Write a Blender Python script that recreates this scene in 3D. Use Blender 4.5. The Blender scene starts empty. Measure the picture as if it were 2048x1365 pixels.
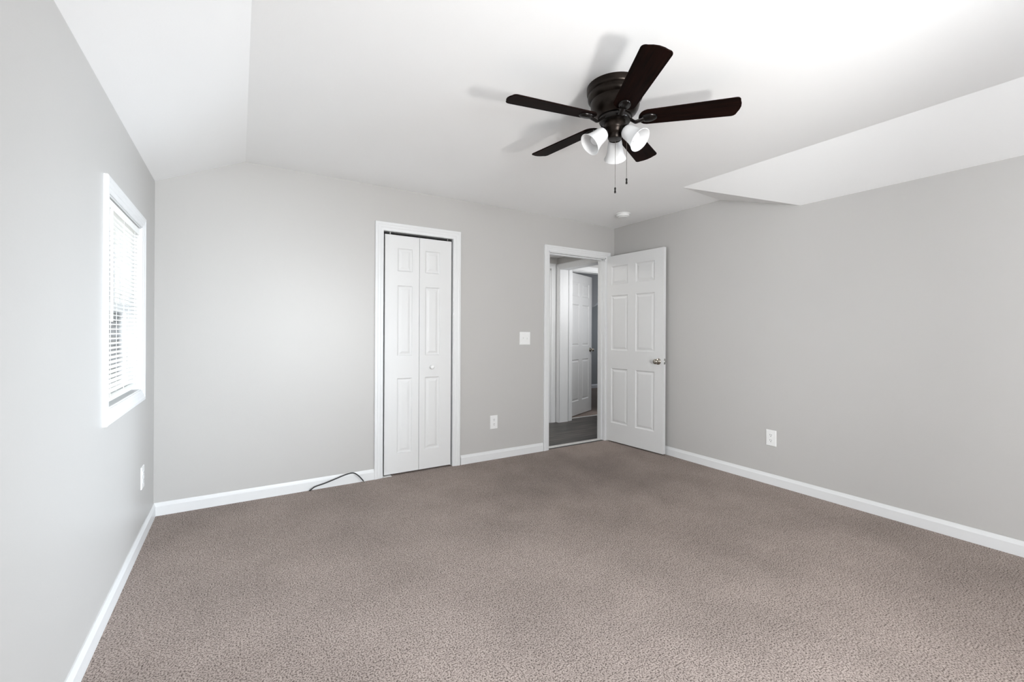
import bpy, bmesh, math, random
from mathutils import Vector, Matrix
random.seed(7)
S = bpy.context.scene
COL = S.collection
PI = math.pi

# ------------------------------------------------------------------ camera
YAW, ROLL = 0.5540, 0.0049
cy_, sy_, cr_, sr_ = math.cos(YAW), math.sin(YAW), math.cos(ROLL), math.sin(ROLL)
cam_d = bpy.data.cameras.new('camera')
cam = bpy.data.objects.new('camera', cam_d)
COL.objects.link(cam)
cam_d.sensor_width = 36.0
cam_d.lens = 882.857 / 2048 * 36.0
cam_d.shift_y = -(682.5 - 666.27) / 2048
cam_d.clip_start = 0.02
right = Vector((cy_ * cr_, -sy_ * cr_, sr_))
up = Vector((-cy_ * sr_, sy_ * sr_, cr_))
fwd = Vector((sy_, cy_, 0))
M = Matrix((right, up, -fwd)).transposed().to_4x4()
M.translation = Vector((0, 0, 1.2187))
cam.matrix_world = M
S.camera = cam

# ------------------------------------------------------------------ world, lights, exposure
W = bpy.data.worlds.new('daylight')
S.world = W
W.use_nodes = True
wn = W.node_tree.nodes
bg = wn['Background']
bg.inputs['Color'].default_value = (0.93, 0.97, 1.0, 1)
bg.inputs['Strength'].default_value = 5.0

S.view_settings.view_transform = 'Standard'
S.view_settings.look = 'None'
S.view_settings.gamma = 1.0
S.view_settings.use_curve_mapping = False
S.view_settings.exposure = 0.13


def area(name, loc, target, sx, sy, power, col=(1, 1, 1), spread=PI):
    d = bpy.data.lights.new(name, 'AREA')
    d.shape = 'RECTANGLE'
    d.size, d.size_y, d.energy, d.color = sx, sy, power, col
    d.spread = spread
    o = bpy.data.objects.new(name, d)
    COL.objects.link(o)
    o.location = loc
    o.rotation_euler = (Vector(target) - Vector(loc)).to_track_quat('-Z', 'Y').to_euler()
    return o


YF = -1.75            # wall behind the camera
D = 3.710             # back wall
L = -0.474            # left wall
R = 3.676             # right wall
H = 2.44              # flat ceiling
WT = 0.115            # wall thickness

# daylight through unseen windows behind the camera; side ones added to light walls
area('daylight_front_window', (0.75, YF - 0.14, 1.35), (0.75, 2, 1.30), 0.95, 1.15, 110, (0.95, 0.975, 1.0))
area('fill_left_side', (L - 0.13, -1.0, 1.35), (2, -1.0, 1.30), 0.95, 1.15, 104, (0.94, 0.97, 1.0))  # added lamp in an unseen side opening, brightens the right wall
area('fill_right_side', (R + 0.13, -0.9, 1.35), (L, 3.3, 0.70), 0.95, 1.15, 36, (0.80, 0.90, 1.0), math.radians(44))  # added narrow-spread lamp, aimed to brighten the left wall
# photographer's flash on a stand to the right of the camera, aimed at the ceiling
fd = bpy.data.lights.new('flash', 'SPOT')
fd.energy = 80
fd.spot_size = math.radians(105)
fd.spot_blend = 1.0
fd.shadow_soft_size = 0.10
fd.color = (1.0, 0.985, 0.965)
fo = bpy.data.objects.new('flash', fd)
COL.objects.link(fo)
fo.location = (1.35, -0.25, 1.25)
fo.rotation_euler = (Vector((1.40, 2.15, 2.44)) - Vector(fo.location)).to_track_quat('-Z', 'Y').to_euler()
# hall and the rooms off it
area('hall_fill', (2.6, 4.33, 2.22), (2.6, 4.33, 0), 0.3, 0.3, 9, (1.0, 0.98, 0.95))  # lamp added out of view to brighten the hall
area('alcove_fill', (4.55, 3.84, 1.45), (4.45, 4.8, 1.0), 0.8, 1.5, 19, (0.97, 0.98, 1.0))  # panel added against the alcove's solid wall, brightens the far door
area('daylight_far_room', (8.2, 6.2, 1.4), (4.8, 6.2, 1.0), 1.0, 1.2, 12, (0.84, 0.90, 1.0))


# ------------------------------------------------------------------ materials
def mat(name, col, rough=0.5, metal=0.0, spec=0.5, noise=None, bump=None, coat=0.0):
    m = bpy.data.materials.new(name)
    m.use_nodes = True
    nt = m.node_tree
    b = nt.nodes['Principled BSDF']
    b.inputs['Base Color'].default_value = (*col, 1)
    b.inputs['Roughness'].default_value = rough
    b.inputs['Metallic'].default_value = metal
    b.inputs['Specular IOR Level'].default_value = spec
    b.inputs['Coat Weight'].default_value = coat
    tc = nt.nodes.new('ShaderNodeTexCoord')
    if noise:
        sc, amt = noise
        n = nt.nodes.new('ShaderNodeTexNoise')
        n.inputs['Scale'].default_value = sc
        n.inputs['Detail'].default_value = 4
        nt.links.new(tc.outputs['Object'], n.inputs['Vector'])
        r = nt.nodes.new('ShaderNodeValToRGB')
        r.color_ramp.elements[0].position = 0.3
        r.color_ramp.elements[1].position = 0.7
        r.color_ramp.elements[0].color = tuple(c * (1 - amt) for c in col) + (1,)
        r.color_ramp.elements[1].color = tuple(min(1, c * (1 + amt)) for c in col) + (1,)
        nt.links.new(n.outputs['Fac'], r.inputs['Fac'])
        nt.links.new(r.outputs['Color'], b.inputs['Base Color'])
    if bump:
        sc, st, dist = bump
        n = nt.nodes.new('ShaderNodeTexNoise')
        n.inputs['Scale'].default_value = sc
        n.inputs['Detail'].default_value = 3
        nt.links.new(tc.outputs['Object'], n.inputs['Vector'])
        bp = nt.nodes.new('ShaderNodeBump')
        bp.inputs['Strength'].default_value = st
        bp.inputs['Distance'].default_value = dist
        nt.links.new(n.outputs['Fac'], bp.inputs['Height'])
        nt.links.new(bp.outputs['Normal'], b.inputs['Normal'])
    return m


M_WALL = mat('greige_wall_paint', (0.490, 0.479, 0.463), 0.42, spec=0.45, noise=(1.2, 0.008), bump=(160, 0.10, 0.002))
M_CEIL = mat('white_ceiling_paint', (0.915, 0.915, 0.91), 0.85, spec=0.2, noise=(1.5, 0.006), bump=(120, 0.10, 0.002))
M_TRIM = mat('white_semigloss_trim', (0.72, 0.725, 0.725), 0.34, spec=0.5, noise=(8, 0.006))
M_DOOR = mat('white_door_paint', (0.70, 0.70, 0.695), 0.45, spec=0.5, noise=(3, 0.008), bump=(220, 0.06, 0.001))
M_PLASTIC = mat('white_plastic', (0.80, 0.80, 0.79), 0.28, noise=(30, 0.005))
M_SLOT = mat('dark_slot', (0.03, 0.03, 0.03), 0.6, noise=(40, 0.1))
M_BRONZE = mat('oil_rubbed_bronze', (0.017, 0.012, 0.009), 0.33, metal=0.75, spec=0.5, noise=(9, 0.25))
M_BRONZE_D = mat('dark_bronze_iron', (0.010, 0.008, 0.007), 0.22, metal=0.55, noise=(12, 0.2))
M_NICKEL = mat('satin_nickel', (0.42, 0.39, 0.34), 0.24, metal=1.0, noise=(20, 0.06))
M_CHROME = mat('bright_metal', (0.62, 0.62, 0.60), 0.22, metal=1.0, noise=(30, 0.05))
M_ALU = mat('aluminium_strip', (0.72, 0.71, 0.69), 0.4, metal=0.6, noise=(25, 0.08))
M_RUBBER = mat('black_cable_jacket', (0.012, 0.012, 0.013), 0.42, noise=(30, 0.15))
M_CHAIN = mat('pull_chain_metal', (0.20, 0.18, 0.16), 0.35, metal=0.9, noise=(60, 0.15))
M_GWALL = mat('grey_far_room_paint', (0.36, 0.375, 0.37), 0.5, noise=(1.5, 0.01), bump=(160, 0.1, 0.002))
M_SLAT = mat('white_blind_slat', (0.86, 0.86, 0.83), 0.4, noise=(20, 0.005))
M_TUBE = mat('dark_track', (0.05, 0.05, 0.05), 0.5, metal=0.6, noise=(30, 0.1))


def wood_blade():
    m = mat('dark_walnut_blade', (0.008, 0.004, 0.003), 0.5, spec=0.03)
    nt = m.node_tree
    b = nt.nodes['Principled BSDF']
    tc = nt.nodes.new('ShaderNodeTexCoord')
    mp = nt.nodes.new('ShaderNodeMapping')
    mp.inputs['Scale'].default_value = (3, 45, 45)
    n = nt.nodes.new('ShaderNodeTexNoise')
    n.inputs['Scale'].default_value = 2.2
    n.inputs['Detail'].default_value = 6
    r = nt.nodes.new('ShaderNodeValToRGB')
    r.color_ramp.elements[0].position = 0.35
    r.color_ramp.elements[0].color = (0.0032, 0.0018, 0.0015, 1)
    r.color_ramp.elements[1].position = 0.75
    r.color_ramp.elements[1].color = (0.0125, 0.0042, 0.0028, 1)
    nt.links.new(tc.outputs['Object'], mp.inputs['Vector'])
    nt.links.new(mp.outputs['Vector'], n.inputs['Vector'])
    nt.links.new(n.outputs['Fac'], r.inputs['Fac'])
    nt.links.new(r.outputs['Color'], b.inputs['Base Color'])
    return m


def carpet(name, dark, light, doorway_dark=None):
    m = bpy.data.materials.new(name)
    m.use_nodes = True
    nt = m.node_tree
    b = nt.nodes['Principled BSDF']
    b.inputs['Roughness'].default_value = 0.95
    b.inputs['Specular IOR Level'].default_value = 0.1
    tc = nt.nodes.new('ShaderNodeTexCoord')
    fine = nt.nodes.new('ShaderNodeTexNoise')
    fine.inputs['Scale'].default_value = 165
    fine.inputs['Detail'].default_value = 2.5
    fine.inputs['Roughness'].default_value = 0.65
    big = nt.nodes.new('ShaderNodeTexNoise')
    big.inputs['Scale'].default_value = 2.3
    big.inputs['Detail'].default_value = 5
    mid = nt.nodes.new('ShaderNodeTexNoise')
    mid.inputs['Scale'].default_value = 26
    mid.inputs['Detail'].default_value = 3
    for n in (fine, big, mid):
        nt.links.new(tc.outputs['Object'], n.inputs['Vector'])
    r = nt.nodes.new('ShaderNodeValToRGB')
    r.color_ramp.elements[0].position = 0.36
    r.color_ramp.elements[0].color = (*dark, 1)
    r.color_ramp.elements[1].position = 0.56
    r.color_ramp.elements[1].color = (*light, 1)
    nt.links.new(fine.outputs['Fac'], r.inputs['Fac'])

    def ramp(src, lo, hi, p0, p1):
        q = nt.nodes.new('ShaderNodeMapRange')
        q.inputs['From Min'].default_value = p0
        q.inputs['From Max'].default_value = p1
        q.inputs['To Min'].default_value = lo
        q.inputs['To Max'].default_value = hi
        nt.links.new(src.outputs['Fac'], q.inputs['Value'])
        return q
    a = ramp(big, 0.89, 1.07, 0.32, 0.66)
    c = ramp(mid, 0.93, 1.06, 0.3, 0.7)
    mul = nt.nodes.new('ShaderNodeMath')
    mul.operation = 'MULTIPLY'
    nt.links.new(a.outputs[0], mul.inputs[0])
    nt.links.new(c.outputs[0], mul.inputs[1])
    if doorway_dark:
        # darkening painted into the carpet inside the doorway: dim light and soiling, irregular edge
        mp = nt.nodes.new('ShaderNodeMapping')
        mp.vector_type = 'TEXTURE'
        mp.inputs['Location'].default_value = doorway_dark[0]
        mp.inputs['Rotation'].default_value = (0, 0, doorway_dark[2])
        mp.inputs['Scale'].default_value = doorway_dark[1]
        nt.links.new(tc.outputs['Object'], mp.inputs['Vector'])
        ln = nt.nodes.new('ShaderNodeVectorMath')
        ln.operation = 'LENGTH'
        nt.links.new(mp.outputs['Vector'], ln.inputs[0])
        nz = nt.nodes.new('ShaderNodeTexNoise')
        nz.inputs['Scale'].default_value = 4.5
        nz.inputs['Detail'].default_value = 6
        nt.links.new(tc.outputs['Object'], nz.inputs['Vector'])
        ad = nt.nodes.new('ShaderNodeMath')
        ad.operation = 'MULTIPLY_ADD'
        ad.inputs[1].default_value = 1.1
        nt.links.new(nz.outputs['Fac'], ad.inputs[0])
        nt.links.new(ln.outputs['Value'], ad.inputs[2])
        st = nt.nodes.new('ShaderNodeMapRange')
        st.inputs['From Min'].default_value = 0.75
        st.inputs['From Max'].default_value = 1.75
        st.inputs['To Min'].default_value = 0.78
        st.inputs['To Max'].default_value = 1.0
        nt.links.new(ad.outputs[0], st.inputs['Value'])
        m2 = nt.nodes.new('ShaderNodeMath')
        m2.operation = 'MULTIPLY'
        nt.links.new(mul.outputs[0], m2.inputs[0])
        nt.links.new(st.outputs[0], m2.inputs[1])
        mul = m2
    vm = nt.nodes.new('ShaderNodeVectorMath')
    vm.operation = 'SCALE'
    nt.links.new(r.outputs['Color'], vm.inputs[0])
    nt.links.new(mul.outputs[0], vm.inputs['Scale'])
    nt.links.new(vm.outputs['Vector'], b.inputs['Base Color'])
    bp = nt.nodes.new('ShaderNodeBump')
    bp.inputs['Strength'].default_value = 0.7
    bp.inputs['Distance'].default_value = 0.006
    nt.links.new(fine.outputs['Fac'], bp.inputs['Height'])
    nt.links.new(bp.outputs['Normal'], b.inputs['Normal'])
    return m


def planks():
    m = bpy.data.materials.new('dark_vinyl_planks')
    m.use_nodes = True
    nt = m.node_tree
    b = nt.nodes['Principled BSDF']
    b.inputs['Roughness'].default_value = 0.4
    tc = nt.nodes.new('ShaderNodeTexCoord')
    mp = nt.nodes.new('ShaderNodeMapping')
    mp.inputs['Scale'].default_value = (0.9, 16, 1)
    n = nt.nodes.new('ShaderNodeTexNoise')
    n.inputs['Scale'].default_value = 2.4
    n.inputs['Detail'].default_value = 6
    br = nt.nodes.new('ShaderNodeTexBrick')
    br.inputs['Scale'].default_value = 1.0
    br.inputs['Mortar Size'].default_value = 0.002
    br.inputs['Brick Width'].default_value = 1.2
    br.inputs['Row Height'].default_value = 0.16
    br.inputs['Color1'].default_value = (0.75, 0.75, 0.75, 1)
    br.inputs['Color2'].default_value = (1.25, 1.25, 1.25, 1)
    br.inputs['Mortar'].default_value = (0.3, 0.3, 0.3, 1)
    r = nt.nodes.new('ShaderNodeValToRGB')
    r.color_ramp.elements[0].position = 0.38
    r.color_ramp.elements[0].color = (0.018, 0.0155, 0.0135, 1)
    r.color_ramp.elements[1].position = 0.72
    r.color_ramp.elements[1].color = (0.115, 0.100, 0.086, 1)
    nt.links.new(tc.outputs['Object'], mp.inputs['Vector'])
    nt.links.new(mp.outputs['Vector'], n.inputs['Vector'])
    nt.links.new(tc.outputs['Object'], br.inputs['Vector'])
    nt.links.new(n.outputs['Fac'], r.inputs['Fac'])
    vm = nt.nodes.new('ShaderNodeVectorMath')
    vm.operation = 'MULTIPLY'
    nt.links.new(r.outputs['Color'], vm.inputs[0])
    nt.links.new(br.outputs['Color'], vm.inputs[1])
    nt.links.new(vm.outputs['Vector'], b.inputs['Base Color'])
    return m


def frosted():
    m = bpy.data.materials.new('frosted_white_glass')
    m.use_nodes = True
    nt = m.node_tree
    out = nt.nodes['Material Output']
    p = nt.nodes['Principled BSDF']
    p.inputs['Base Color'].default_value = (0.92, 0.92, 0.92, 1)
    p.inputs['Roughness'].default_value = 0.22
    n = nt.nodes.new('ShaderNodeTexNoise')
    n.inputs['Scale'].default_value = 14
    r = nt.nodes.new('ShaderNodeValToRGB')
    r.color_ramp.elements[0].color = (0.89, 0.89, 0.89, 1)
    r.color_ramp.elements[1].color = (0.94, 0.94, 0.94, 1)
    nt.links.new(n.outputs['Fac'], r.inputs['Fac'])
    nt.links.new(r.outputs['Color'], p.inputs['Base Color'])
    t = nt.nodes.new('ShaderNodeBsdfTranslucent')
    t.inputs['Color'].default_value = (0.93, 0.93, 0.93, 1)
    mx = nt.nodes.new('ShaderNodeMixShader')
    mx.inputs['Fac'].default_value = 0.40
    nt.links.new(p.outputs[0], mx.inputs[1])
    nt.links.new(t.outputs[0], mx.inputs[2])
    nt.links.new(mx.outputs[0], out.inputs['Surface'])
    return m


def glass():
    m = bpy.data.materials.new('window_glass')
    m.use_nodes = True
    nt = m.node_tree
    out = nt.nodes['Material Output']
    nt.nodes.remove(nt.nodes['Principled BSDF'])
    t = nt.nodes.new('ShaderNodeBsdfTransparent')
    g = nt.nodes.new('ShaderNodeBsdfGlossy')
    g.inputs['Roughness'].default_value = 0.02
    fr = nt.nodes.new('ShaderNodeFresnel')
    fr.inputs['IOR'].default_value = 1.45
    mx = nt.nodes.new('ShaderNodeMixShader')
    nt.links.new(fr.outputs[0], mx.inputs['Fac'])
    nt.links.new(t.outputs[0], mx.inputs[1])
    nt.links.new(g.outputs[0], mx.inputs[2])
    nt.links.new(mx.outputs[0], out.inputs['Surface'])
    return m


M_WOOD = wood_blade()
M_CARPET = carpet('taupe_carpet', (0.095, 0.073, 0.064), (0.45, 0.378, 0.340), ((2.75, 3.0, 0), (1.3, 0.8, 1), 0.25))
M_CARPET_FAR = carpet('brown_carpet_far_room', (0.105, 0.080, 0.069), (0.40, 0.33, 0.29))
M_PLANK = planks()
M_FROST = frosted()
M_GLASS = glass()


# ------------------------------------------------------------------ mesh helpers
def link(name, bm, m, parent=None, smooth=False, bevel=0.0, kind=None, label=None, cat=None, group=None, loc=None):
    me = bpy.data.meshes.new(name)
    bmesh.ops.recalc_face_normals(bm, faces=bm.faces)
    if smooth:
        for f in bm.faces:
            f.smooth = True
    bm.to_mesh(me)
    bm.free()
    me.materials.append(m)
    if smooth:
        try:
            me.set_sharp_from_angle(angle=math.radians(38))
        except Exception:
            pass
    o = bpy.data.objects.new(name, me)
    COL.objects.link(o)
    if loc:
        o.location = loc
    if parent:
        o.parent = parent
    if bevel:
        md = o.modifiers.new('bevel', 'BEVEL')
        md.width = bevel
        md.segments = 2
        md.limit_method = 'ANGLE'
    if kind:
        o['kind'] = kind
    if label:
        o['label'] = label
    if cat:
        o['category'] = cat
    if group:
        o['group'] = group
    return o


def empty(name, loc, label, cat, kind=None, rot=(0, 0, 0)):
    o = bpy.data.objects.new(name, None)
    o.empty_display_size = 0.05
    COL.objects.link(o)
    o.location = loc
    o.rotation_euler = rot
    o['label'] = label
    o['category'] = cat
    if kind:
        o['kind'] = kind
    return o


def box(bm, a, b):
    x0, y0, z0 = [min(a[i], b[i]) for i in range(3)]
    x1, y1, z1 = [max(a[i], b[i]) for i in range(3)]
    v = [bm.verts.new(c) for c in ((x0, y0, z0), (x1, y0, z0), (x1, y1, z0), (x0, y1, z0),
                                   (x0, y0, z1), (x1, y0, z1), (x1, y1, z1), (x0, y1, z1))]
    for f in ((0, 3, 2, 1), (4, 5, 6, 7), (0, 1, 5, 4), (1, 2, 6, 5), (2, 3, 7, 6), (3, 0, 4, 7)):
        bm.faces.new([v[i] for i in f])


def boxes(*ab):
    bm = bmesh.new()
    for a, b in ab:
        box(bm, a, b)
    return bm


def wall_holes(axis, c0, c1, u0, u1, z0, z1, holes):
    """wall slab between c0 and c1 on axis ('x' or 'y'), running u0..u1, with rectangular holes (ua,ub,za,zb)"""
    us = sorted({u0, u1, *[h[0] for h in holes], *[h[1] for h in holes]})
    zs = sorted({z0, z1, *[h[2] for h in holes], *[h[3] for h in holes]})
    us = [u for u in us if u0 <= u <= u1]
    zs = [z for z in zs if z0 <= z <= z1]
    bm = bmesh.new()

    def solid(i, j):
        if i < 0 or j < 0 or i >= len(us) - 1 or j >= len(zs) - 1:
            return False
        um, zm = (us[i] + us[i + 1]) / 2, (zs[j] + zs[j + 1]) / 2
        return not any(h[0] < um < h[1] and h[2] < zm < h[3] for h in holes)
    cache = {}

    def V(c, u, z):
        k = (c, round(u, 5), round(z, 5))
        if k not in cache:
            cache[k] = bm.verts.new((c, u, z) if axis == 'x' else (u, c, z))
        return cache[k]
    for i in range(len(us) - 1):
        for j in range(len(zs) - 1):
            if not solid(i, j):
                continue
            a, b, c, d = us[i], us[i + 1], zs[j], zs[j + 1]
            for cc in (c0, c1):
                bm.faces.new([V(cc, a, c), V(cc, b, c), V(cc, b, d), V(cc, a, d)])
            for di, dj, e in ((-1, 0, ((a, c), (a, d))), (1, 0, ((b, c), (b, d))), (0, -1, ((a, c), (b, c))), (0, 1, ((a, d), (b, d)))):
                if not solid(i + di, j + dj):
                    (p, q), (r, s) = e
                    bm.faces.new([V(c0, p, q), V(c0, r, s), V(c1, r, s), V(c1, p, q)])
    return bm


def sweep(bm, prof, path, closed=False):
    """sweep profile points [(n, o)] along mitred path entries (point, n_dir(vector), o_dir(vector))"""
    rings = []
    for P, nd, od in path:
        rings.append([bm.verts.new(Vector(P) + Vector(nd) * n + Vector(od) * o) for n, o in prof])
    k = len(prof)
    rr = range(len(rings) if closed else len(rings) - 1)
    for i in rr:
        A, B = rings[i], rings[(i + 1) % len(rings)]
        for j in range(k):
            bm.faces.new([A[j], A[(j + 1) % k], B[(j + 1) % k], B[j]])
    if not closed:
        bm.faces.new(rings[0])
        bm.faces.new(list(reversed(rings[-1])))


# casing profile: n = outward across the width (0 = opening side), o = out of the wall
def casing_prof(w=0.064, t=0.017, ti=0.007):
    return [(0, 0), (0, ti), (0.004, ti + 0.002), (w * 0.30, ti + 0.0035), (w * 0.36, ti + 0.006), (w * 0.62, t - 0.003),
            (w * 0.72, t), (w * 0.95, t), (w, t - 0.003), (w, 0)]


def casing_u(bm, axis, c, out, u0, u1, z0, z1, w=0.064, t=0.017, ti=0.007, legs=(True, True)):
    """three-sided door casing around u0..u1, z0..z1 on plane axis=c, out = +-1 direction off the wall"""
    def P(u, z):
        return Vector((c, u, z)) if axis == 'x' else Vector((u, c, z))
    od = Vector((out, 0, 0)) if axis == 'x' else Vector((0, out, 0))
    ud = Vector((0, 1, 0)) if axis == 'x' else Vector((1, 0, 0))
    zd = Vector((0, 0, 1))
    path = []
    if legs[0]:
        path.append((P(u0, z0), -ud, od))
    path.append((P(u0, z1), -ud * (1 if legs[0] else 0) + zd, od))
    path.append((P(u1, z1), ud * (1 if legs[1] else 0) + zd, od))
    if legs[1]:
        path.append((P(u1, z0), ud, od))
    sweep(bm, casing_prof(w, t, ti), path)


def lathe(bm, prof, seg=48, M=Matrix.Identity(4), closed=False):
    rings = []
    for r, z in prof:
        if r < 1e-6:
            rings.append([bm.verts.new(M @ Vector((0, 0, z)))])
        else:
            rings.append([bm.verts.new(M @ Vector((r * math.cos(2 * PI * k / seg), r * math.sin(2 * PI * k / seg), z))) for k in range(seg)])
    n = len(rings)
    for i in range(n if closed else n - 1):
        A, B = rings[i], rings[(i + 1) % n]
        if len(A) == 1 and len(B) == 1:
            continue
        for k in range(seg):
            k2 = (k + 1) % seg
            if len(A) == 1:
                bm.faces.new([A[0], B[k], B[k2]])
            elif len(B) == 1:
                bm.faces.new([A[k], A[k2], B[0]])
            else:
                bm.faces.new([A[k], A[k2], B[k2], B[k]])


def tube(bm, pts, radii, seg=12, flat=None, cap=True):
    pts = [Vector(p) for p in pts]
    if not isinstance(radii, (list, tuple)):
        radii = [radii] * len(pts)
    rings = []
    prev = None
    for i, p in enumerate(pts):
        t = (pts[min(i + 1, len(pts) - 1)] - pts[max(i - 1, 0)]).normalized()
        ref = prev if prev is not None else (Vector((0, 0, 1)) if abs(t.z) < 0.95 else Vector((1, 0, 0)))
        s = t.cross(ref)
        if s.length < 1e-4:
            s = t.cross(Vector((1, 0, 0)))
        s.normalize()
        n = s.cross(t).normalized()
        prev = n
        fs, fn = (1, 1) if flat is None else flat
        rings.append([bm.verts.new(p + s * (radii[i] * fs * math.cos(2 * PI * k / seg)) + n * (radii[i] * fn * math.sin(2 * PI * k / seg))) for k in range(seg)])
    for A, B in zip(rings, rings[1:]):
        for k in range(seg):
            bm.faces.new([A[k], A[(k + 1) % seg], B[(k + 1) % seg], B[k]])
    if cap:
        bm.faces.new(rings[0])
        bm.faces.new(list(reversed(rings[-1])))


def bez(pts, n=12):
    """Catmull-Rom through the points"""
    P = [Vector(p) for p in pts]
    P = [P[0] * 2 - P[1]] + P + [P[-1] * 2 - P[-2]]
    out = []
    for i in range(1, len(P) - 2):
        for k in range(n):
            t = k / n
            a, b, c, d = P[i - 1], P[i], P[i + 1], P[i + 2]
            out.append(0.5 * ((2 * b) + (c - a) * t + (2 * a - 5 * b + 4 * c - d) * t * t + (3 * b - a - 3 * c + d) * t ** 3))
    out.append(P[-2])
    return out


def panel_slab(w, h, t, us, zs, both=True):
    """door leaf 0..w along +x, 0..h in z, faces at y=0 (front) and y=t; us/zs list panel intervals"""
    bm = bmesh.new()
    ucut = sorted({0.0, w, *[u for iv in us for u in iv]})
    zcut = sorted({0.0, h, *[z for iv in zs for z in iv]})

    def is_panel(a, b, c, d):
        return any(abs(a - i[0]) < 1e-6 and abs(b - i[1]) < 1e-6 for i in us) and any(abs(c - i[0]) < 1e-6 and abs(d - i[1]) < 1e-6 for i in zs)
    for side in ((0, 1) if both else (0,)):  # front and back
        y0 = 0.0 if side == 0 else t
        sg = 1 if side == 0 else -1
        for i in range(len(ucut) - 1):
            for j in range(len(zcut) - 1):
                a, b, c, d = ucut[i], ucut[i + 1], zcut[j], zcut[j + 1]
                if not is_panel(a, b, c, d):
                    bm.faces.new([bm.verts.new(v) for v in ((a, y0, c), (b, y0, c), (b, y0, d), (a, y0, d))])
                else:
                    prev = None
                    for ins, dep in ((0, 0), (0.003, 0.0035), (0.009, 0.008), (0.014, 0.009), (0.020, 0.0085), (0.036, 0.0035), (0.040, 0.003)):
                        y = y0 + sg * dep
                        ring = [bm.verts.new(v) for v in ((a + ins, y, c + ins), (b - ins, y, c + ins), (b - ins, y, d - ins), (a + ins, y, d - ins))]
                        if prev:
                            for k in range(4):
                                bm.faces.new([prev[k], prev[(k + 1) % 4], ring[(k + 1) % 4], ring[k]])
                        prev = ring
                    bm.faces.new(prev)
    if not both:
        bm.faces.new([bm.verts.new(v) for v in ((0, t, 0), (w, t, 0), (w, t, h), (0, t, h))])
    for q in (((0, 0, 0), (0, t, 0), (0, t, h), (0, 0, h)), ((w, 0, 0), (w, t, 0), (w, t, h), (w, 0, h)),
              ((0, 0, 0), (w, 0, 0), (w, t, 0), (0, t, 0)), ((0, 0, h), (w, 0, h), (w, t, h), (0, t, h))):
        bm.faces.new([bm.verts.new(v) for v in q])
    bmesh.ops.remove_doubles(bm, verts=bm.verts, dist=1e-5)
    return bm


# ------------------------------------------------------------------ room shell
HALL_Y = 4.83
CW0, CW1 = 3.71, 3.86            # wall with the cased opening
ALC_Y = 4.80
# closet opening, entry opening in the back wall
CL = (1.026, 1.662, 2.074)
EN = (2.742, 3.545, 2.074)

bm = bmesh.new()
box(bm, (L - 0.2, YF - 0.2, -0.08), (R + 0.2, 3.775, 0.0))
link('floor', bm, M_CARPET, kind='structure', label='taupe carpet floor of the empty bedroom', cat='floor')
bm = boxes(((1.85, 3.775, -0.08), (6.2, 4.915, 0.0)))
link('floor', bm, M_PLANK, kind='structure', label='dark grey plank floor of the hall beyond the open door', cat='floor')
bm = boxes(((3.2, 4.915, -0.08), (9.2, 7.6, 0.0)))
link('floor', bm, M_CARPET_FAR, kind='structure', label='carpet floor of the far room beyond the hall', cat='floor')

WIN = (2.480, 3.228, 0.885, 1.803)   # left window opening y0 y1 z0 z1
FW1 = (0.25, 1.25, 0.75, 1.95)
FW2 = (2.05, 3.05, 0.75, 1.95)
SW1 = (-1.5, -0.5, 0.75, 1.95)      # side windows added behind the camera to light the walls
SW2 = (-1.4, -0.4, 0.75, 1.95)
bm = wall_holes('x', L - WT, L, YF - WT, D + WT, 0, 2.62, [WIN, SW1])
link('wall_left', bm, M_WALL, kind='structure', label='greige left wall with the blind-covered window', cat='wall')
bm = wall_holes('y', D, D + WT, L - WT, CW1 + 0.02, 0, 2.62, [(CL[0], CL[1], 0, CL[2]), (EN[0], EN[1], 0, EN[2])])
link('wall_back', bm, M_WALL, kind='structure', label='greige back wall with the closet and the open doorway', cat='wall')
bm = wall_holes('x', R, R + WT, YF - WT, D, 0, 2.62, [SW2])
link('wall_right', bm, M_WALL, kind='structure', label='plain greige right wall beside the open door', cat='wall')
bm = wall_holes('y', YF - WT, YF, L, R, 0, 2.62, [FW1, FW2])
link('wall_front', bm, M_WALL, kind='structure', label='greige wall behind the camera with two windows', cat='wall')

# ceiling: flat field, two slopes and the small triangular return at the right
bm = bmesh.new()


def face(*pts):
    bm.faces.new([bm.verts.new(p) for p in pts])


CX, SX = 0.035, 3.14
A = (SX, 2.385, H)
B = (R, 2.396, 2.423)
C = (R, 1.727, 2.213)
sl = (H - 2.2055) / (CX - L)
face((CX, YF, H), (SX, YF, H), A, (SX, D, H), (CX, D, H))
face(A, B, (R, D, 2.427), (SX, D, H))
face(A, C, B)
face((SX, YF, H), (R, YF, 2.213), C, A)
face((CX, YF, H), (L, YF, 2.2055), (L, D, 2.2055), (CX, D, H))
bmesh.ops.remove_doubles(bm, verts=bm.verts, dist=1e-5)
link('ceiling', bm, M_CEIL, kind='structure', label='white vaulted ceiling with a slope along each side', cat='ceiling')
# roof deck above keeps daylight out
link('ceiling', boxes(((L - 0.3, YF - 0.3, 2.605), (9.3, 7.8, 2.70))), M_CEIL, kind='structure', label='roof deck above the rooms', cat='ceiling')

# baseboards
def base_prof(h=0.085, t=0.013):
    return [(0, 0), (0, t), (h * 0.72, t), (h * 0.80, t * 0.75), (h * 0.90, t * 0.5), (h, t * 0.3), (h, 0)]


def baseboard(name, a, b, out, label):
    bm = bmesh.new()
    zd = Vector((0, 0, 1))
    sweep(bm, base_prof(), [(Vector((*a, 0)), zd, Vector((*out, 0))), (Vector((*b, 0)), zd, Vector((*out, 0)))])
    return link(name, bm, M_TRIM, kind='structure', label=label, cat='baseboard')


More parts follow.
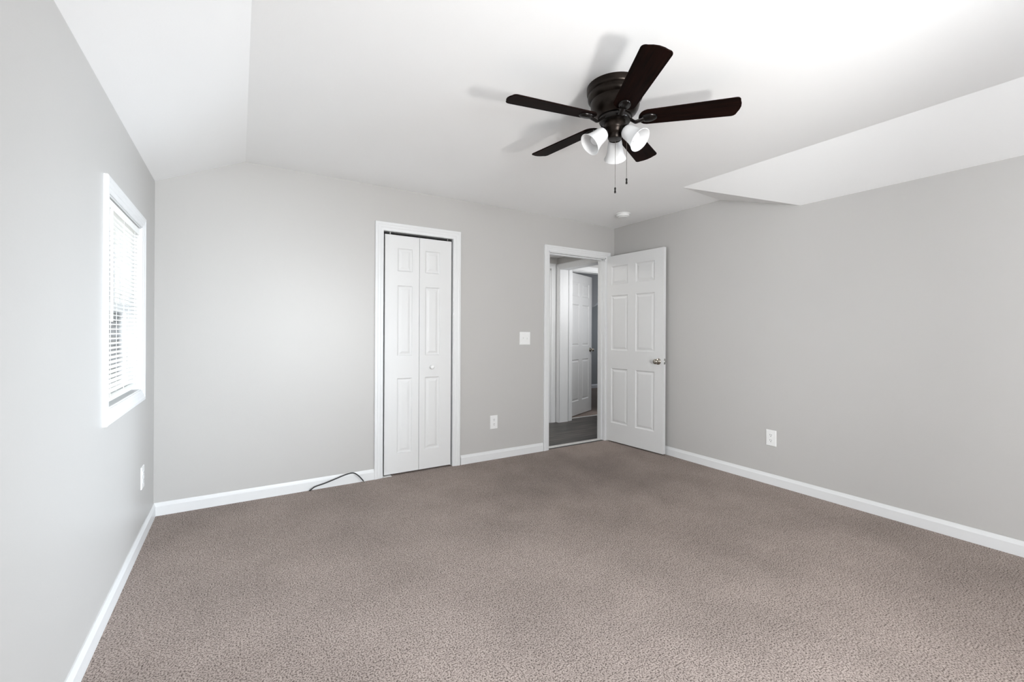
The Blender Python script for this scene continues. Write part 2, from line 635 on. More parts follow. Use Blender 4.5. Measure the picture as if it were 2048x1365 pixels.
baseboard('baseboard_left', (L, YF), (L, D - 0.001), (1, 0), 'white baseboard along the left wall under the window')
baseboard('baseboard_back', (L + 0.001, D), (CL[0] - 0.066, D), (0, -1), 'white baseboard between left corner and closet, behind the cable')
baseboard('baseboard_back', (CL[1] + 0.080, D), (EN[0] - 0.066, D), (0, -1), 'short white baseboard between closet and open doorway')
baseboard('baseboard_right', (R, YF), (R, D - 0.08), (-1, 0), 'white baseboard along the right wall')
baseboard('baseboard_front', (L, YF), (R, YF), (0, 1), 'white baseboard along the wall behind the camera')


# casings + jambs -------------------------------------------------------------
def jamb(bm, u0, u1, z1, y0, y1, t=0.004):
    box(bm, (u0 - 0.001, y0, 0), (u0 + t, y1, z1))
    box(bm, (u1 - t, y0, 0), (u1 + 0.001, y1, z1))
    box(bm, (u0, y0, z1 - t), (u1, y1, z1 + 0.001))


bm = bmesh.new()
casing_u(bm, 'y', D, -1, CL[0], CL[1], 0, CL[2], w=0.070)
jamb(bm, CL[0], CL[1], CL[2], D - 0.002, D + WT, 0.002)
link('trim_1', bm, M_TRIM, kind='structure', label='white casing around the narrow bifold closet', cat='door trim')

bm = bmesh.new()
casing_u(bm, 'y', D, -1, EN[0], EN[1], 0, EN[2], w=0.062)
jamb(bm, EN[0], EN[1], EN[2], D - 0.002, D + WT + 0.002, 0.010)
# door stop
box(bm, (EN[0] + 0.010, D + 0.045, 0), (EN[0] + 0.021, D + 0.08, EN[2] - 0.010))
box(bm, (EN[1] - 0.021, D + 0.045, 0.0), (EN[1] - 0.010, D + 0.08, EN[2] - 0.010))
box(bm, (EN[0] + 0.010, D + 0.045, EN[2] - 0.021), (EN[1] - 0.010, D + 0.08, EN[2] - 0.010))
casing_u(bm, 'y', D + WT, 1, EN[0], EN[1], 0, EN[2], w=0.062)
link('trim_2', bm, M_TRIM, kind='structure', label='white casing around the open bedroom doorway', cat='door trim')

# ------------------------------------------------------------------ closet interior
bm = boxes(((0.7, D + WT + 0.55, 0), (1.85, D + WT + 0.60, 2.6)), ((0.66, D + WT, 0), (0.70, D + WT + 0.6, 2.6)),
           ((1.80, D + WT, 0), (1.85, HALL_Y + WT, 2.6)), ((0.66, D + WT, -0.08), (1.85, D + WT + 0.6, 0.0)), ((0.66, D + 0.06, -0.08), (1.85, D + WT, 0.0)))
link('wall_closet', bm, M_WALL, kind='structure', label='walls inside the closet behind the bifold door', cat='wall')

# ------------------------------------------------------------------ hall shell
bm = wall_holes('y', HALL_Y, HALL_Y + WT, 1.85, CW0, 0, 2.62, [(2.80, 3.605, 0, 2.085)])
link('wall_hall', bm, M_WALL, kind='structure', label='hall wall facing the bedroom doorway', cat='wall')
bm = wall_holes('x', CW0, CW1, D + WT, HALL_Y + WT, 0, 2.62, [(3.95, 4.772, 0, 2.09)])
link('wall_hall', bm, M_WALL, kind='structure', label='hall end wall with the white cased opening', cat='wall')
bm = wall_holes('y', ALC_Y, ALC_Y + WT, CW1, 6.2, 0, 2.62, [(3.945, 4.76, 0, 2.105)])
link('wall_hall', bm, M_WALL, kind='structure', label='wall holding the half-open far door', cat='wall')
bm = boxes(((CW1, D, 0), (6.2, D + WT, 2.62)), ((6.1, D + WT, 0), (6.2, ALC_Y, 2.62)))
link('wall_hall', bm, M_WALL, kind='structure', label='walls closing the alcove beyond the hall', cat='wall')
bm = boxes(((1.85, D + WT, 2.247), (CW0, HALL_Y, 2.27)))
link('ceiling', bm, M_CEIL, kind='structure', label='low white ceiling of the hall', cat='ceiling')
bm = boxes(((CW1, D + WT, 2.40), (6.1, ALC_Y, 2.43)))
link('ceiling', bm, M_CEIL, kind='structure', label='white ceiling of the alcove beyond the hall', cat='ceiling')

bm = bmesh.new()
casing_u(bm, 'y', HALL_Y, -1, 2.80, 3.612, 0, 2.097, w=0.070, t=0.018)
jamb(bm, 2.80, 3.605, 2.085, HALL_Y - 0.002, HALL_Y + WT, 0.012)
link('trim_3', bm, M_TRIM, kind='structure', label='white casing at far left seen through the doorway', cat='door trim')
bm = bmesh.new()
casing_u(bm, 'x', CW0, -1, 3.95, 4.766, 0, 2.095, w=0.062, t=0.018)
casing_u(bm, 'x', CW1, 1, 3.95, 4.766, 0, 2.095, w=0.062, t=0.018)
box(bm, (CW0 - 0.004, 4.766, 0), (CW1 + 0.004, 4.775, 2.095))
box(bm, (CW0 - 0.004, 3.945, 0), (CW1 + 0.004, 3.955, 2.095))
box(bm, (CW0 - 0.004, 3.95, 2.085), (CW1 + 0.004, 4.77, 2.096))
link('trim_4', bm, M_TRIM, kind='structure', label='white cased opening at the end of the hall', cat='door trim')
bm = bmesh.new()
casing_u(bm, 'y', ALC_Y, -1, 3.945, 4.76, 0, 2.110, w=0.060, t=0.018)
jamb(bm, 3.945, 4.76, 2.105, ALC_Y - 0.002, ALC_Y + WT + 0.002, 0.012)
link('trim_5', bm, M_TRIM, kind='structure', label='white casing around the half-open far door', cat='door trim')

# far room
bm = boxes(((3.2, 7.4, 0), (9.2, 7.5, 2.62)), ((9.1, 4.9, 0), (9.2, 7.5, 2.62)), ((3.1, 4.915, 0), (3.2, 7.5, 2.62)),
           ((6.2, ALC_Y, 0), (9.2, ALC_Y + WT, 2.62)), ((3.1, HALL_Y + WT + 0.06, 0), (CW1, HALL_Y + WT + 0.08, 2.62)), ((2.7, HALL_Y + WT + 0.06, 0), (3.12, HALL_Y + WT + 0.08, 2.62)))
link('wall_far', bm, M_GWALL, kind='structure', label='grey wall of the far room seen past the half-open door', cat='wall')
bm = bmesh.new()
face((3.1, 4.8, 2.52), (9.2, 4.8, 2.52), (9.2, 7.45, 2.52), (3.1, 7.45, 2.52))
face((6.7, 7.4, 1.80), (8.3, 7.4, 2.51), (6.7, 6.4, 2.51))
face((3.2, 7.4, 1.80), (6.7, 7.4, 1.80), (6.7, 6.4, 2.51), (3.2, 6.4, 2.51))
link('ceiling', bm, M_CEIL, kind='structure', label='sloped white ceiling of the far room', cat='ceiling')
baseboard('baseboard_far', (3.3, 7.4), (9.1, 7.4), (0, -1), 'white baseboard of the far room')
# metal carpet bars on the floor
bm = bmesh.new()
sweep(bm, [(-0.026, 0), (-0.020, 0.009), (0, 0.012), (0.020, 0.009), (0.026, 0)],
      [(Vector((EN[0] + 0.01, 3.776, 0.001)), Vector((0, 1, 0)), Vector((0, 0, 1))), (Vector((EN[1] - 0.01, 3.776, 0.001)), Vector((0, 1, 0)), Vector((0, 0, 1)))])
link('threshold_strip', bm, M_ALU, label='metal carpet bar across the bedroom doorway between carpet and planks', cat='threshold')
bm = boxes(((EN[0] + 0.002, 3.722, 0.0), (EN[1] - 0.002, 3.751, 0.0015)))  # flat dark strip stands in for the shade inside the gap
link('gap_shade_strip', bm, M_SLOT, kind='structure', label='dark strip painted as the shaded gap between carpet edge and the doorway metal bar', cat='painted gap shade')
bm = bmesh.new()
sweep(bm, [(-0.016, 0), (-0.012, 0.005), (0, 0.007), (0.012, 0.005), (0.016, 0)],
      [(Vector((3.958, 4.915, 0.001)), Vector((0, 1, 0)), Vector((0, 0, 1))), (Vector((4.747, 4.915, 0.001)), Vector((0, 1, 0)), Vector((0, 0, 1)))])
link('threshold_strip', bm, M_ALU, label='pale metal strip under the half-open far door', cat='threshold')

# ------------------------------------------------------------------ doors
# door_1: bifold closet door
d1 = empty('door_1', (1.043, D + 0.012, 0.014), 'narrow white bifold closet door with panelled leaves, closed', 'closet door', kind='structure')
rows = [(0.170, 0.810), (1.003, 1.607), (1.728, 1.926)]
link('door_leaf', panel_slab(0.301, 2.034, 0.030, [(0.1075, 0.239)], rows), M_DOOR, d1)
lf = link('door_leaf', panel_slab(0.301, 2.034, 0.030, [(0.052, 0.189)], rows), M_DOOR, d1, loc=(0.304, 0, 0))
bm = bmesh.new()
lathe(bm, [(0, 0.033), (0.008, 0.0325), (0.0155, 0.029), (0.0185, 0.024), (0.0165, 0.018), (0.010, 0.012), (0.009, 0.004), (0.012, 0.0)], 28, Matrix.Rotation(PI / 2, 4, 'X'))
kb = link('knob', bm, M_PLASTIC, lf, smooth=True, loc=(0.114, 0, 0.897))
bm = boxes(((-0.010, 0.010, 2.048), (0.610, 0.032, 2.058)))
link('top_track', bm, M_TUBE, d1)
bm = boxes(((0.040, 0.004, 2.030), (0.048, 0.016, 2.056)), ((0.566, 0.004, 2.030), (0.572, 0.016, 2.056)))
link('pivot_pin', bm, M_CHROME, d1)
bm = boxes(((-0.013, -0.022, -0.0135), (0.060, 0.024, -0.010)), ((-0.013, -0.004, -0.0135), (-0.0105, 0.024, 0.016)))
link('floor_bracket', bm, M_PLASTIC, d1, bevel=0.001)

# door_2: open bedroom door (local x from hinge to free edge)
ang = math.atan2(-0.75, 0.049)
d2 = empty('door_2', (3.554, 3.700, 0.012), 'white six-panel bedroom door standing open against the right wall', 'door', kind='structure', rot=(0, 0, ang))
rows2 = [(0.206, 0.818), (1.018, 1.629), (1.751, 1.957)]
# local +y (after rotation) points to +x world: thickness goes towards the right wall
DW = 0.752
link('door_leaf', panel_slab(DW, 2.074, 0.035, [(0.068, 0.299), (0.404, 0.643)], rows2), M_DOOR, d2)


def knob_bm(sgn):
    """door knob with rose; sgn=-1 sticks out to local -y"""
    bm = bmesh.new()
    Mx = Matrix.Rotation(PI / 2 * (1 if sgn < 0 else -1), 4, 'X')
    lathe(bm, [(0, 0.064), (0.010, 0.0635), (0.019, 0.061), (0.0255, 0.054), (0.0265, 0.047), (0.023, 0.039), (0.0155, 0.031), (0.012, 0.025),
               (0.0125, 0.016), (0.018, 0.011), (0.029, 0.008), (0.0325, 0.004), (0.033, 0.0)], 40, Mx)
    return bm


k = link('door_knob', knob_bm(-1), M_NICKEL, d2, smooth=True, loc=(0.690, 0, 0.925))
k = link('door_knob', knob_bm(1), M_NICKEL, d2, smooth=True, loc=(0.690, 0.035, 0.925))
bm = boxes(((DW, 0.005, 0.898), (DW + 0.0012, 0.030, 0.956)))
lp = link('latch_plate', bm, M_CHROME, d2)
bm = boxes(((DW, 0.010, 0.917), (DW + 0.010, 0.024, 0.936)))
link('latch_bolt', bm, M_CHROME, lp, bevel=0.002)
for hz in (0.22, 1.04, 1.86):
    bm = bmesh.new()
    lathe(bm, [(0, -0.044), (0.006, -0.044), (0.006, 0.044), (0, 0.044)], 16)
    link('hinge', bm, M_TRIM, d2, smooth=True, loc=(-0.008, 0.040, hz))

# door_3: half-open far door
d3 = empty('door_3', (3.985, 4.920, 0.012), 'white six-panel far door half open, seen through the bedroom doorway', 'door', kind='structure', rot=(0, 0, math.radians(24.3)))
link('door_leaf', panel_slab(0.815, 2.085, 0.035, [(0.110, 0.355), (0.470, 0.705)], rows2), M_DOOR, d3)
link('door_knob', knob_bm(-1), M_NICKEL, d3, smooth=True, loc=(0.755, 0, 0.95))
link('door_knob', knob_bm(1), M_NICKEL, d3, smooth=True, loc=(0.755, 0.035, 0.95))
# door_4: closed hall door at far left
d4 = empty('door_4', (2.815, HALL_Y + 0.035, 0.012), 'closed white hall door, only its right edge in view', 'door', kind='structure')
link('door_leaf', panel_slab(0.776, 2.055, 0.035, [(0.11, 0.34), (0.436, 0.666)], rows2), M_DOOR, d4)

# ------------------------------------------------------------------ left window
w1 = empty('window_1', (L, (WIN[0] + WIN[1]) / 2, WIN[2]), 'white framed window in the left wall behind the mini blind', 'window', kind='structure')


def wlink(name, bm, m, parent=w1, **kw):
    # geometry is written in world coordinates; bring it into the parent's frame
    o = link(name, bm, m, None, **kw)
    o.parent = parent
    o.matrix_parent_inverse = Matrix.Translation(parent.location).inverted()
    return o


bm = bmesh.new()
y0, y1, z0, z1 = WIN
cp = casing_prof(0.062, 0.0165, 0.006)
xd, yd, zd = Vector((1, 0, 0)), Vector((0, 1, 0)), Vector((0, 0, 1))
sweep(bm, cp, [(Vector((L, y0, z0)), -yd - zd, xd), (Vector((L, y0, z1)), -yd + zd, xd), (Vector((L, y1, z1)), yd + zd, xd), (Vector((L, y1, z0)), yd - zd, xd)], closed=True)
wlink('window_casing', bm, M_TRIM)
bm = boxes(((L - WT, y0, z0), (L + 0.001, y0 + 0.006, z1)), ((L - WT, y1 - 0.006, z0), (L + 0.001, y1, z1)),
           ((L - WT, y0, z0), (L + 0.001, y1, z0 + 0.006)), ((L - WT, y0, z1 - 0.006), (L + 0.001, y1, z1)))
wlink('window_jamb', bm, M_TRIM)


def sash(x, za, zb, name='sash'):
    f = 0.038
    bm = boxes(((x - 0.03, y0 + 0.006, za), (x, y0 + 0.006 + f, zb)), ((x - 0.03, y1 - 0.006 - f, za), (x, y1 - 0.006, zb)),
               ((x - 0.03, y0 + 0.006 + f, za), (x, y1 - 0.006 - f, za + f)), ((x - 0.03, y0 + 0.006 + f, zb - f), (x, y1 - 0.006 - f, zb)))
    o = wlink(name, bm, M_TRIM)
    bm = boxes(((x - 0.017, y0 + 0.006 + f, za + f), (x - 0.013, y1 - 0.006 - f, zb - f)))
    g = link('pane', bm, M_GLASS, None)
    g.parent = o
    g.matrix_parent_inverse = Matrix.Translation(w1.location).inverted()
    g.matrix_parent_inverse = Matrix.Identity(4)
    return o


sash(L - 0.052, z0 + 0.006, 1.36)
sash(L - 0.084, 1.322, z1 - 0.006)

# mini blind: hangs inside the window recess
bl = empty('window_blind', (L - 0.022, (y0 + y1) / 2, z1 - 0.008), 'white mini blind hanging closed in the left window', 'blind')
ya, yb = y0 + 0.010, y1 - 0.010
bm = boxes(((L - 0.040, ya, z1 - 0.046), (L - 0.004, yb, z1 - 0.010)))
wlink('headrail', bm, M_SLAT, bl, bevel=0.002)
zt, zbm = z1 - 0.060, z0 + 0.062
bm = bmesh.new()
n = int((zt - zbm) / 0.0215)
tl = math.radians(-12)
for i in range(n + 1):
    z = zt - i * 0.0215
    pr = []
    for kk in range(7):
        s = (kk / 6 - 0.5)
        x = s * 0.025
        a = 0.0022 * (1 - 4 * s * s)
        pr.append((x * math.cos(tl) - a * math.sin(tl), x * math.sin(tl) + a * math.cos(tl)))
    pts = [(x, zz + 0.0004) for x, zz in pr] + [(x, zz - 0.0004) for x, zz in reversed(pr)]
    va = [bm.verts.new((L - 0.022 + x, ya, z + zz)) for x, zz in pts]
    vb = [bm.verts.new((L - 0.022 + x, yb, z + zz)) for x, zz in pts]
    m_ = len(pts)
    for j in range(m_):
        bm.faces.new([va[j], va[(j + 1) % m_], vb[(j + 1) % m_], vb[j]])
    bm.faces.new(va)
    bm.faces.new(vb)
wlink('slats', bm, M_SLAT, bl)
bm = boxes(((L - 0.034, ya, zbm - 0.040), (L - 0.010, yb, zbm - 0.022)))
wlink('bottom_rail', bm, M_SLAT, bl, bevel=0.002)
for yy in (ya + 0.10, (ya + yb) / 2, yb - 0.10):
    bm = bmesh.new()
    for dx in (-0.0135, 0.0135):
        tube(bm, [(L - 0.022 + dx, yy, z1 - 0.046), (L - 0.022 + dx, yy, zbm - 0.022)], 0.0008, 6)
    wlink('ladder_cord', bm, M_SLAT, bl)
bm = bmesh.new()
tube(bm, [(L - 0.002, ya + 0.075, z1 - 0.050), (L - 0.001, ya + 0.076, z1 - 0.30), (L - 0.001, ya + 0.078, 1.26)], 0.0055, 8)
wlink('tilt_wand', bm, M_SLAT, bl)

# tree outside, glimpsed between the slats at the near end of the window
tr = empty('garden_tree', (-2.88, 12.2, -0.6), 'dark leafy tree outside, glimpsed between the blind slats', 'tree')
bm = bmesh.new()
tube(bm, [(0, 0, 0), (0.05, 0.02, 1.0), (0.02, 0.05, 2.2), (0.1, 0.0, 3.6)], [0.16, 0.13, 0.11, 0.05], 10)
link('trunk', bm, mat('bark', (0.06, 0.045, 0.035), 0.9, noise=(14, 0.3)), tr)
bm = bmesh.new()
rnd = random.Random(3)
for k in range(2600):
    while True:
        p = Vector((rnd.uniform(-1, 1), rnd.uniform(-1, 1), rnd.uniform(-1, 1)))
        if 0.25 < p.length < 1:
            break
    p = Vector((p.x * 1.0, p.y * 1.0, 2.9 + p.z * 2.0))
    nrm = Vector((rnd.gauss(0, 1), rnd.gauss(0, 1), rnd.gauss(0, 1))).normalized()
    t = nrm.orthogonal().normalized() * 0.10
    b_ = nrm.cross(t).normalized() * 0.05
    bm.faces.new([bm.verts.new(p + q) for q in (-t, b_, t, -b_)])
link('foliage', bm, mat('dark_leaves', (0.035, 0.055, 0.025), 0.6, noise=(5, 0.3)), tr)


# unseen windows behind the camera, the side pair added for light
def rear_window(i, c, f, u, o, label):
    """c: point of the wall plane, u: direction along the wall, o: direction into the room, f: opening along u and z"""
    P = lambda t, z, d=0.0: Vector(c) + Vector(u) * t + Vector(o) * d + Vector((0, 0, z))
    w = empty('window_%d' % i, P((f[0] + f[1]) / 2, f[2]), label, 'window', kind='structure')
    U, Z = Vector(u), Vector((0, 0, 1))
    bm = bmesh.new()
    sweep(bm, cp, [(P(f[0], f[2]), -U - Z, Vector(o)), (P(f[0], f[3]), -U + Z, Vector(o)), (P(f[1], f[3]), U + Z, Vector(o)), (P(f[1], f[2]), U - Z, Vector(o))], closed=True)
    wlink('window_casing', bm, M_TRIM, w)
    zm, t = (f[2] + f[3]) / 2, 0.04
    bm = boxes(*[(P(a, b, -0.08), P(c_, d_, -0.05)) for a, b, c_, d_ in
                 ((f[0], f[2], f[0] + t, f[3]), (f[1] - t, f[2], f[1], f[3]), (f[0], f[2], f[1], f[2] + t), (f[0], f[3] - t, f[1], f[3]), (f[0], zm - 0.02, f[1], zm + 0.02))])
    wlink('sash', bm, M_TRIM, w)
    wlink('pane', boxes((P(f[0] + t, f[2] + t, -0.067), P(f[1] - t, f[3] - t, -0.063))), M_GLASS, w)


rear_window(2, (0, YF, 0), FW1, (1, 0, 0), (0, 1, 0), 'window in the wall behind the camera nearer the left wall')
rear_window(3, (0, YF, 0), FW2, (1, 0, 0), (0, 1, 0), 'window in the wall behind the camera nearer the right wall')
rear_window(4, (L, 0, 0), SW1, (0, 1, 0), (1, 0, 0), 'unseen window added in the left wall behind the camera to light the room')
rear_window(5, (R, 0, 0), SW2, (0, 1, 0), (-1, 0, 0), 'unseen window added in the right wall behind the camera to light the room')


# ------------------------------------------------------------------ ceiling fan
FX, FY = 1.585, 1.600
ZB = 2.278
fan = empty('ceiling_fan', (FX, FY, H), 'dark bronze five-blade ceiling fan with three frosted bell lamp shades', 'ceiling fan')
bm = bmesh.new()
lathe(bm, [(0, 0.0), (0.138, 0.0), (0.1385, -0.006), (0.1380, -0.026), (0.1355, -0.033), (0.1310, -0.036), (0.1310, -0.040), (0.1335, -0.046), (0.1320, -0.060),
           (0.1260, -0.068), (0.1190, -0.072), (0.1195, -0.082), (0.1185, -0.096), (0.1140, -0.112), (0.1060, -0.126), (0.0960, -0.137), (0.0860, -0.144), (0.0840, -0.148), (0.050, -0.148), (0, -0.148)], 64)
link('motor_housing', bm, M_BRONZE, fan, smooth=True)
bm = bmesh.new()
lathe(bm, [(0, -0.146), (0.070, -0.146), (0.077, -0.150), (0.078, -0.166), (0.074, -0.172), (0.060, -0.176), (0, -0.176)], 48)
link('flywheel', bm, M_BRONZE_D, fan, smooth=True)
bm = bmesh.new()
lathe(bm, [(0, -0.172), (0.050, -0.172), (0.0525, -0.176), (0.0525, -0.203), (0.050, -0.209), (0.0455, -0.213), (0.0440, -0.220), (0.040, -0.228), (0.0345, -0.233),
           (0.0345, -0.250), (0.031, -0.255), (0.018, -0.257), (0, -0.257)], 48)
sw = link('switch_housing', bm, M_BRONZE, fan, smooth=True)

PIT = -0.1918
RT = 0.572


def blade_outline():
    r0, r1, w0, w1 = 0.113, RT, 0.0525, 0.0635
    pts = []
    # root end rounded, tip with rounded corners and a gentle bow
    for k in range(9):
        t = PI / 2 + PI * k / 8
        pts.append((r0 + 0.040 + 0.040 * math.cos(t), w0 * math.sin(t) * (0.985 if 0 < k < 8 else 1)))
    cr = 0.022
    for k in range(7):
        t = -PI / 2 + (PI / 2) * k / 6
        pts.append((r1 - 0.010 - cr + cr * math.cos(t), -w1 + cr + cr * math.sin(t)))
    pts.append((r1 - 0.003, -w1 * 0.35))
    pts.append((r1, 0))
    pts.append((r1 - 0.003, w1 * 0.35))
    for k in range(7):
        t = (PI / 2) * k / 6
        pts.append((r1 - 0.010 - cr + cr * math.cos(t), w1 - cr + cr * math.sin(t)))
    return pts


def blade_bm():
    bm = bmesh.new()
    o = blade_outline()
    a = [bm.verts.new((x, y, -0.003)) for x, y in o]
    b = [bm.verts.new((x, y, 0.003)) for x, y in o]
    bm.faces.new(a)
    bm.faces.new(b)
    for i in range(len(o)):
        j = (i + 1) % len(o)
        bm.faces.new([a[i], a[j], b[j], b[i]])
    return bm


def iron_bm():
    """blade iron: S-curved arm out of the flywheel ending in an oval plate under the blade root"""
    bm = bmesh.new()
    pts = bez([(0.050, 0, 0.002), (0.068, 0, 0.001), (0.082, 0, -0.010), (0.098, 0, -0.021), (0.115, 0, -0.017), (0.140, 0, -0.009)], 8)
    nP = len(pts)
    tube(bm, pts, [0.0095 + 0.002 * abs(2 * i / (nP - 1) - 1) for i in range(nP)], 12, flat=(1.25, 0.6))
    # oval medallion
    Mx = Matrix.Translation((0.161, 0, -0.003)) @ Matrix.Diagonal((1.35, 0.95, 1, 1))
    lathe(bm, [(0, -0.013), (0.014, -0.0125), (0.023, -0.010), (0.0285, -0.006), (0.030, -0.001), (0.030, 0.0)], 32, Mx)
    lathe(bm, [(0, 0.009), (0.020, 0.009), (0.024, 0.006), (0.024, 0.003)], 24, Matrix.Translation((0.161, 0, 0)))
    return bm


phi = 4.2142
blade_me = None
for k in range(5):
    a = phi + k * 2 * PI / 5
    rot = Matrix.Rotation(a, 4, 'Z') @ Matrix.Rotation(PIT, 4, 'X')
    if blade_me is None:
        ob = link('blade', blade_bm(), M_WOOD, fan, bevel=0.0018)
        oi = link('blade_iron', iron_bm(), M_BRONZE_D, ob, smooth=True)
        blade_me, iron_me = ob, oi
    else:
        ob = blade_me.copy()
        COL.objects.link(ob)
        oi = iron_me.copy()
        COL.objects.link(oi)
        oi.parent = ob
    ob.parent = fan
    ob.matrix_local = Matrix.Translation((0, 0, ZB - H)) @ rot
    oi.matrix_local = Matrix.Identity(4)

# lamp arms, shades and bulbs
def bell():
    outer = [(0.0255, 0.0), (0.0290, 0.003), (0.0330, 0.010), (0.0355, 0.020), (0.0370, 0.034), (0.0388, 0.050), (0.0415, 0.066), (0.0455, 0.081), (0.0505, 0.094), (0.0570, 0.105)]
    t = 0.0028
    inner = [(r - t, z + (0.001 if i else 0.0)) for i, (r, z) in enumerate(outer)]
    inner[-1] = (outer[-1][0] - t * 0.7, outer[-1][1] + 0.0006)
    return outer + list(reversed(inner))


TILT = math.radians(48)
fit = None
for k in range(3):
    a = math.radians(44.4) + k * 2 * PI / 3
    d = Vector((math.cos(a) * math.sin(TILT), math.sin(a) * math.sin(TILT), -math.cos(TILT)))
    zo = Vector((0.137 * math.cos(a), 0.137 * math.sin(a), 2.140 - H))      # centre of the opening
    neck = zo - d * 0.105
    q = d.to_track_quat('Z', 'Y').to_matrix().to_4x4()
    Mx = Matrix.Translation(neck) @ q
    bm = bmesh.new()
    hub = Vector((0.030 * math.cos(a), 0.030 * math.sin(a), -0.222))
    tube(bm, [hub, hub.lerp(neck - d * 0.012, 0.6), neck - d * 0.012], [0.010, 0.011, 0.013], 14)
    lathe(bm, [(0, -0.024), (0.016, -0.022), (0.023, -0.012), (0.0295, -0.002), (0.0305, 0.006), (0.0300, 0.008), (0.0240, 0.008), (0.0, 0.006)], 32, Mx)
    fit = link('lamp_arm', bm, M_BRONZE_D, fan, smooth=True)
    bm = bmesh.new()
    lathe(bm, bell(), 48, Mx, closed=True)
    sh = link('lamp_shade', bm, M_FROST, fan, smooth=True)
    bm = bmesh.new()
    lathe(bm, [(0, 0.0), (0.012, 0.004), (0.013, 0.022), (0.015, 0.030), (0.0215, 0.044), (0.025, 0.056), (0.0245, 0.066), (0.019, 0.078), (0.010, 0.083), (0, 0.0845)], 24, Mx)
    link('bulb', bm, M_FROST, sh, smooth=True)

for (cx, cyy, zt_, zb_) in ((0.0, -0.004, -0.254, 1.930 - H), (None, None, -0.232, 1.978 - H)):
    if cx is None:
        # second chain hangs from the side of the switch housing
        cx, cyy = 0.0385 * math.cos(YAW), -0.0385 * math.sin(YAW)
        cx, cyy = cx + 0.021, cyy - 0.008
        zt_ = -0.205
    bm = bmesh.new()
    z = zt_
    if abs(cx) > 0.01:
        tube(bm, [(cx * 0.72, cyy * 0.72, zt_), (cx, cyy, zt_ - 0.001)], 0.004, 8)
    tube(bm, [(cx, cyy, zt_), (cx, cyy, zb_ + 0.012)], 0.0009, 6)
    while z > zb_ + 0.014:
        lathe(bm, [(0, 0.0016), (0.0015, 0.0006), (0.0015, -0.0006), (0, -0.0016)], 6, Matrix.Translation((cx, cyy, z)))
        z -= 0.0045
    pc = link('pull_chain', bm, M_CHAIN, fan)
    bm = bmesh.new()
    lathe(bm, [(0, 0.014), (0.003, 0.0135), (0.0045, 0.010), (0.0042, 0.004), (0.0030, 0.0), (0.0042, -0.004), (0.0050, -0.010), (0.0042, -0.014), (0, -0.0145)], 16, Matrix.Translation((cx, cyy, zb_)))
    link('pull_fob', bm, M_BRONZE_D, pc, smooth=True)

# ------------------------------------------------------------------ smoke detector
sd = empty('smoke_detector', (3.315, 3.225, 2.4357), 'round white smoke detector on the ceiling above the open door', 'smoke detector')
bm = bmesh.new()
lathe(bm, [(0, 0), (0.074, 0), (0.075, -0.006), (0.072, -0.010), (0, -0.010)], 40)
link('mounting_plate', bm, M_PLASTIC, sd, smooth=True)
bm = bmesh.new()
lathe(bm, [(0, -0.010), (0.064, -0.010), (0.066, -0.014), (0.065, -0.024), (0.061, -0.030), (0.045, -0.034), (0.042, -0.038), (0.030, -0.040), (0, -0.040)], 40)
link('cover', bm, M_PLASTIC, sd, smooth=True)


# ------------------------------------------------------------------ outlets and switch
def plate_bm(w, h, t=0.0055):
    bm = bmesh.new()
    rings = []
    for ins, y in ((0, 0), (0, -t * 0.35), (0.003, -t), ):
        rings.append([bm.verts.new(v) for v in ((-w / 2 + ins, y, -h / 2 + ins), (w / 2 - ins, y, -h / 2 + ins), (w / 2 - ins, y, h / 2 - ins), (-w / 2 + ins, y, h / 2 - ins))])
    for A_, B_ in zip(rings, rings[1:]):
        for k in range(4):
            bm.faces.new([A_[k], A_[(k + 1) % 4], B_[(k + 1) % 4], B_[k]])
    bm.faces.new(rings[-1])
    bm.faces.new(rings[0])
    return bm


def outlet(loc, rz, label, w=0.080, h=0.128):
    o = empty('wall_outlet', loc, label, 'outlet', rot=(0, 0, rz))
    o['group'] = 'duplex outlets on the walls'
    link('cover_plate', plate_bm(w, h), M_PLASTIC, o)
    for s in (1, -1):
        zc = s * 0.0215
        bm = bmesh.new()
        pts = []
        for k in range(24):
            t = 2 * PI * k / 24
            x, z = 0.0175 * math.cos(t), 0.0175 * math.sin(t)
            pts.append((x, max(-0.0145, min(0.0145, z)) + zc))
        a_ = [bm.verts.new((x, -0.0053, z)) for x, z in pts]
        b_ = [bm.verts.new((x, -0.0075, z)) for x, z in pts]
        bm.faces.new(b_)
        for i in range(24):
            bm.faces.new([a_[i], a_[(i + 1) % 24], b_[(i + 1) % 24], b_[i]])
        rc = link('receptacle', bm, M_PLASTIC, o)
        bm = boxes(((-0.0080, -0.0078, zc + 0.000), (-0.0050, -0.0073, zc + 0.0095)), ((0.0050, -0.0078, zc + 0.001), (0.0080, -0.0073, zc + 0.0085)))
        lathe(bm, [(0, 0.0003), (0.0030, 0.0003), (0.0030, -0.0003), (0, -0.0003)], 12, Matrix.Translation((0, -0.0076, zc - 0.0075)) @ Matrix.Rotation(PI / 2, 4, 'X'))
        link('slots', bm, M_SLOT, rc)
    bm = bmesh.new()
    lathe(bm, [(0, 0.0015), (0.0025, 0.001), (0.003, 0)], 12, Matrix.Translation((0, -0.0055, 0)) @ Matrix.Rotation(PI / 2, 4, 'X'))
    link('screw', bm, M_PLASTIC, o)
    return o


outlet((2.0935, D, 0.358), 0, 'white duplex outlet low on the back wall between closet and doorway')
outlet((R, 1.9365, 0.3765), -PI / 2, 'white duplex outlet low on the right wall')
outlet((L, 3.300, 0.372), PI / 2, 'white duplex outlet low on the left wall below the window')

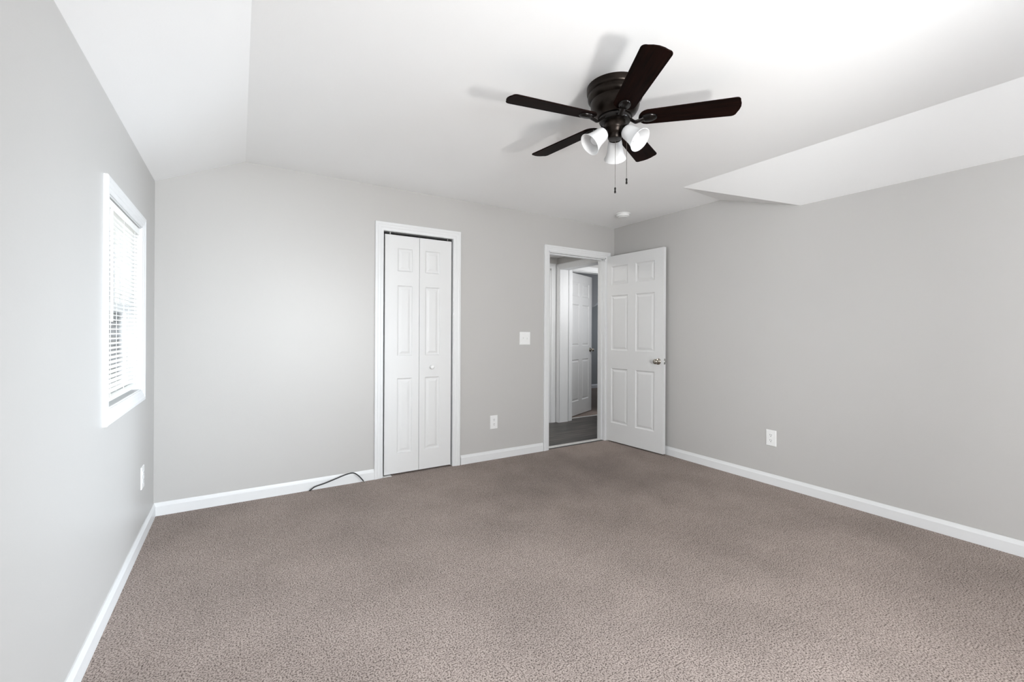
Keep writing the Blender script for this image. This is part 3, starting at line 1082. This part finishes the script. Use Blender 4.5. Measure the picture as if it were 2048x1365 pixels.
sp = empty('light_switch', (2.447, D, 1.165), 'white double light switch on the back wall left of the open doorway', 'light switch')
link('cover_plate', plate_bm(0.126, 0.130), M_PLASTIC, sp)
for s in (-1, 1):
    bm = boxes(((s * 0.023 - 0.0055, -0.0062, -0.013), (s * 0.023 + 0.0055, -0.0052, 0.013)))
    sl_ = link('switch_slot', bm, M_SLAT, sp)
    bm = bmesh.new()
    up_ = 1 if s < 0 else -1
    v = [bm.verts.new(c) for c in ((s * 0.023 - 0.004, -0.0058, -0.009), (s * 0.023 + 0.004, -0.0058, -0.009), (s * 0.023 + 0.004, -0.0058, 0.009), (s * 0.023 - 0.004, -0.0058, 0.009),
                                   (s * 0.023 - 0.0035, -0.0165, up_ * 0.008 - 0.003), (s * 0.023 + 0.0035, -0.0165, up_ * 0.008 - 0.003), (s * 0.023 + 0.0035, -0.0165, up_ * 0.008 + 0.003), (s * 0.023 - 0.0035, -0.0165, up_ * 0.008 + 0.003))]
    for f in ((0, 1, 5, 4), (1, 2, 6, 5), (2, 3, 7, 6), (3, 0, 4, 7), (4, 5, 6, 7)):
        bm.faces.new([v[i] for i in f])
    link('toggle', bm, M_PLASTIC, sl_, bevel=0.0006)
    for zz in (-0.030, 0.030):
        bm = bmesh.new()
        lathe(bm, [(0, 0.0015), (0.0025, 0.001), (0.003, 0)], 12, Matrix.Translation((s * 0.023, -0.0055, zz)) @ Matrix.Rotation(PI / 2, 4, 'X'))
        link('screw', bm, M_PLASTIC, sp)

# ------------------------------------------------------------------ coaxial cable
yb0 = D - 0.030
pts = [(0.462, D - 0.016, -0.004), (0.474, yb0, 0.010), (0.505, yb0, 0.028), (0.575, yb0 - 0.002, 0.043), (0.650, yb0 - 0.004, 0.064), (0.715, yb0 - 0.004, 0.082),
       (0.765, yb0 - 0.003, 0.090), (0.795, yb0 - 0.003, 0.084), (0.825, yb0 - 0.006, 0.060), (0.850, yb0 - 0.010, 0.030), (0.862, yb0 - 0.012, 0.014)]
cab = empty('coaxial_cable', (0.462, D - 0.016, 0.0), 'black coaxial cable arching over the carpet edge left of the closet', 'cable')
bm = bmesh.new()
tube(bm, bez(pts, 8), 0.0046, 12)
wlink('cable_jacket', bm, M_RUBBER, cab, smooth=True)
bm = bmesh.new()
dv = (Vector(pts[-1]) - Vector(pts[-2])).normalized()
e = Vector(pts[-1])
tube(bm, [e - dv * 0.006, e + dv * 0.004, e + dv * 0.0042, e + dv * 0.012, e + dv * 0.0122, e + dv * 0.018], [0.0045, 0.0045, 0.006, 0.006, 0.0048, 0.0048], 12)
cn = wlink('connector', bm, M_CHROME, cab)
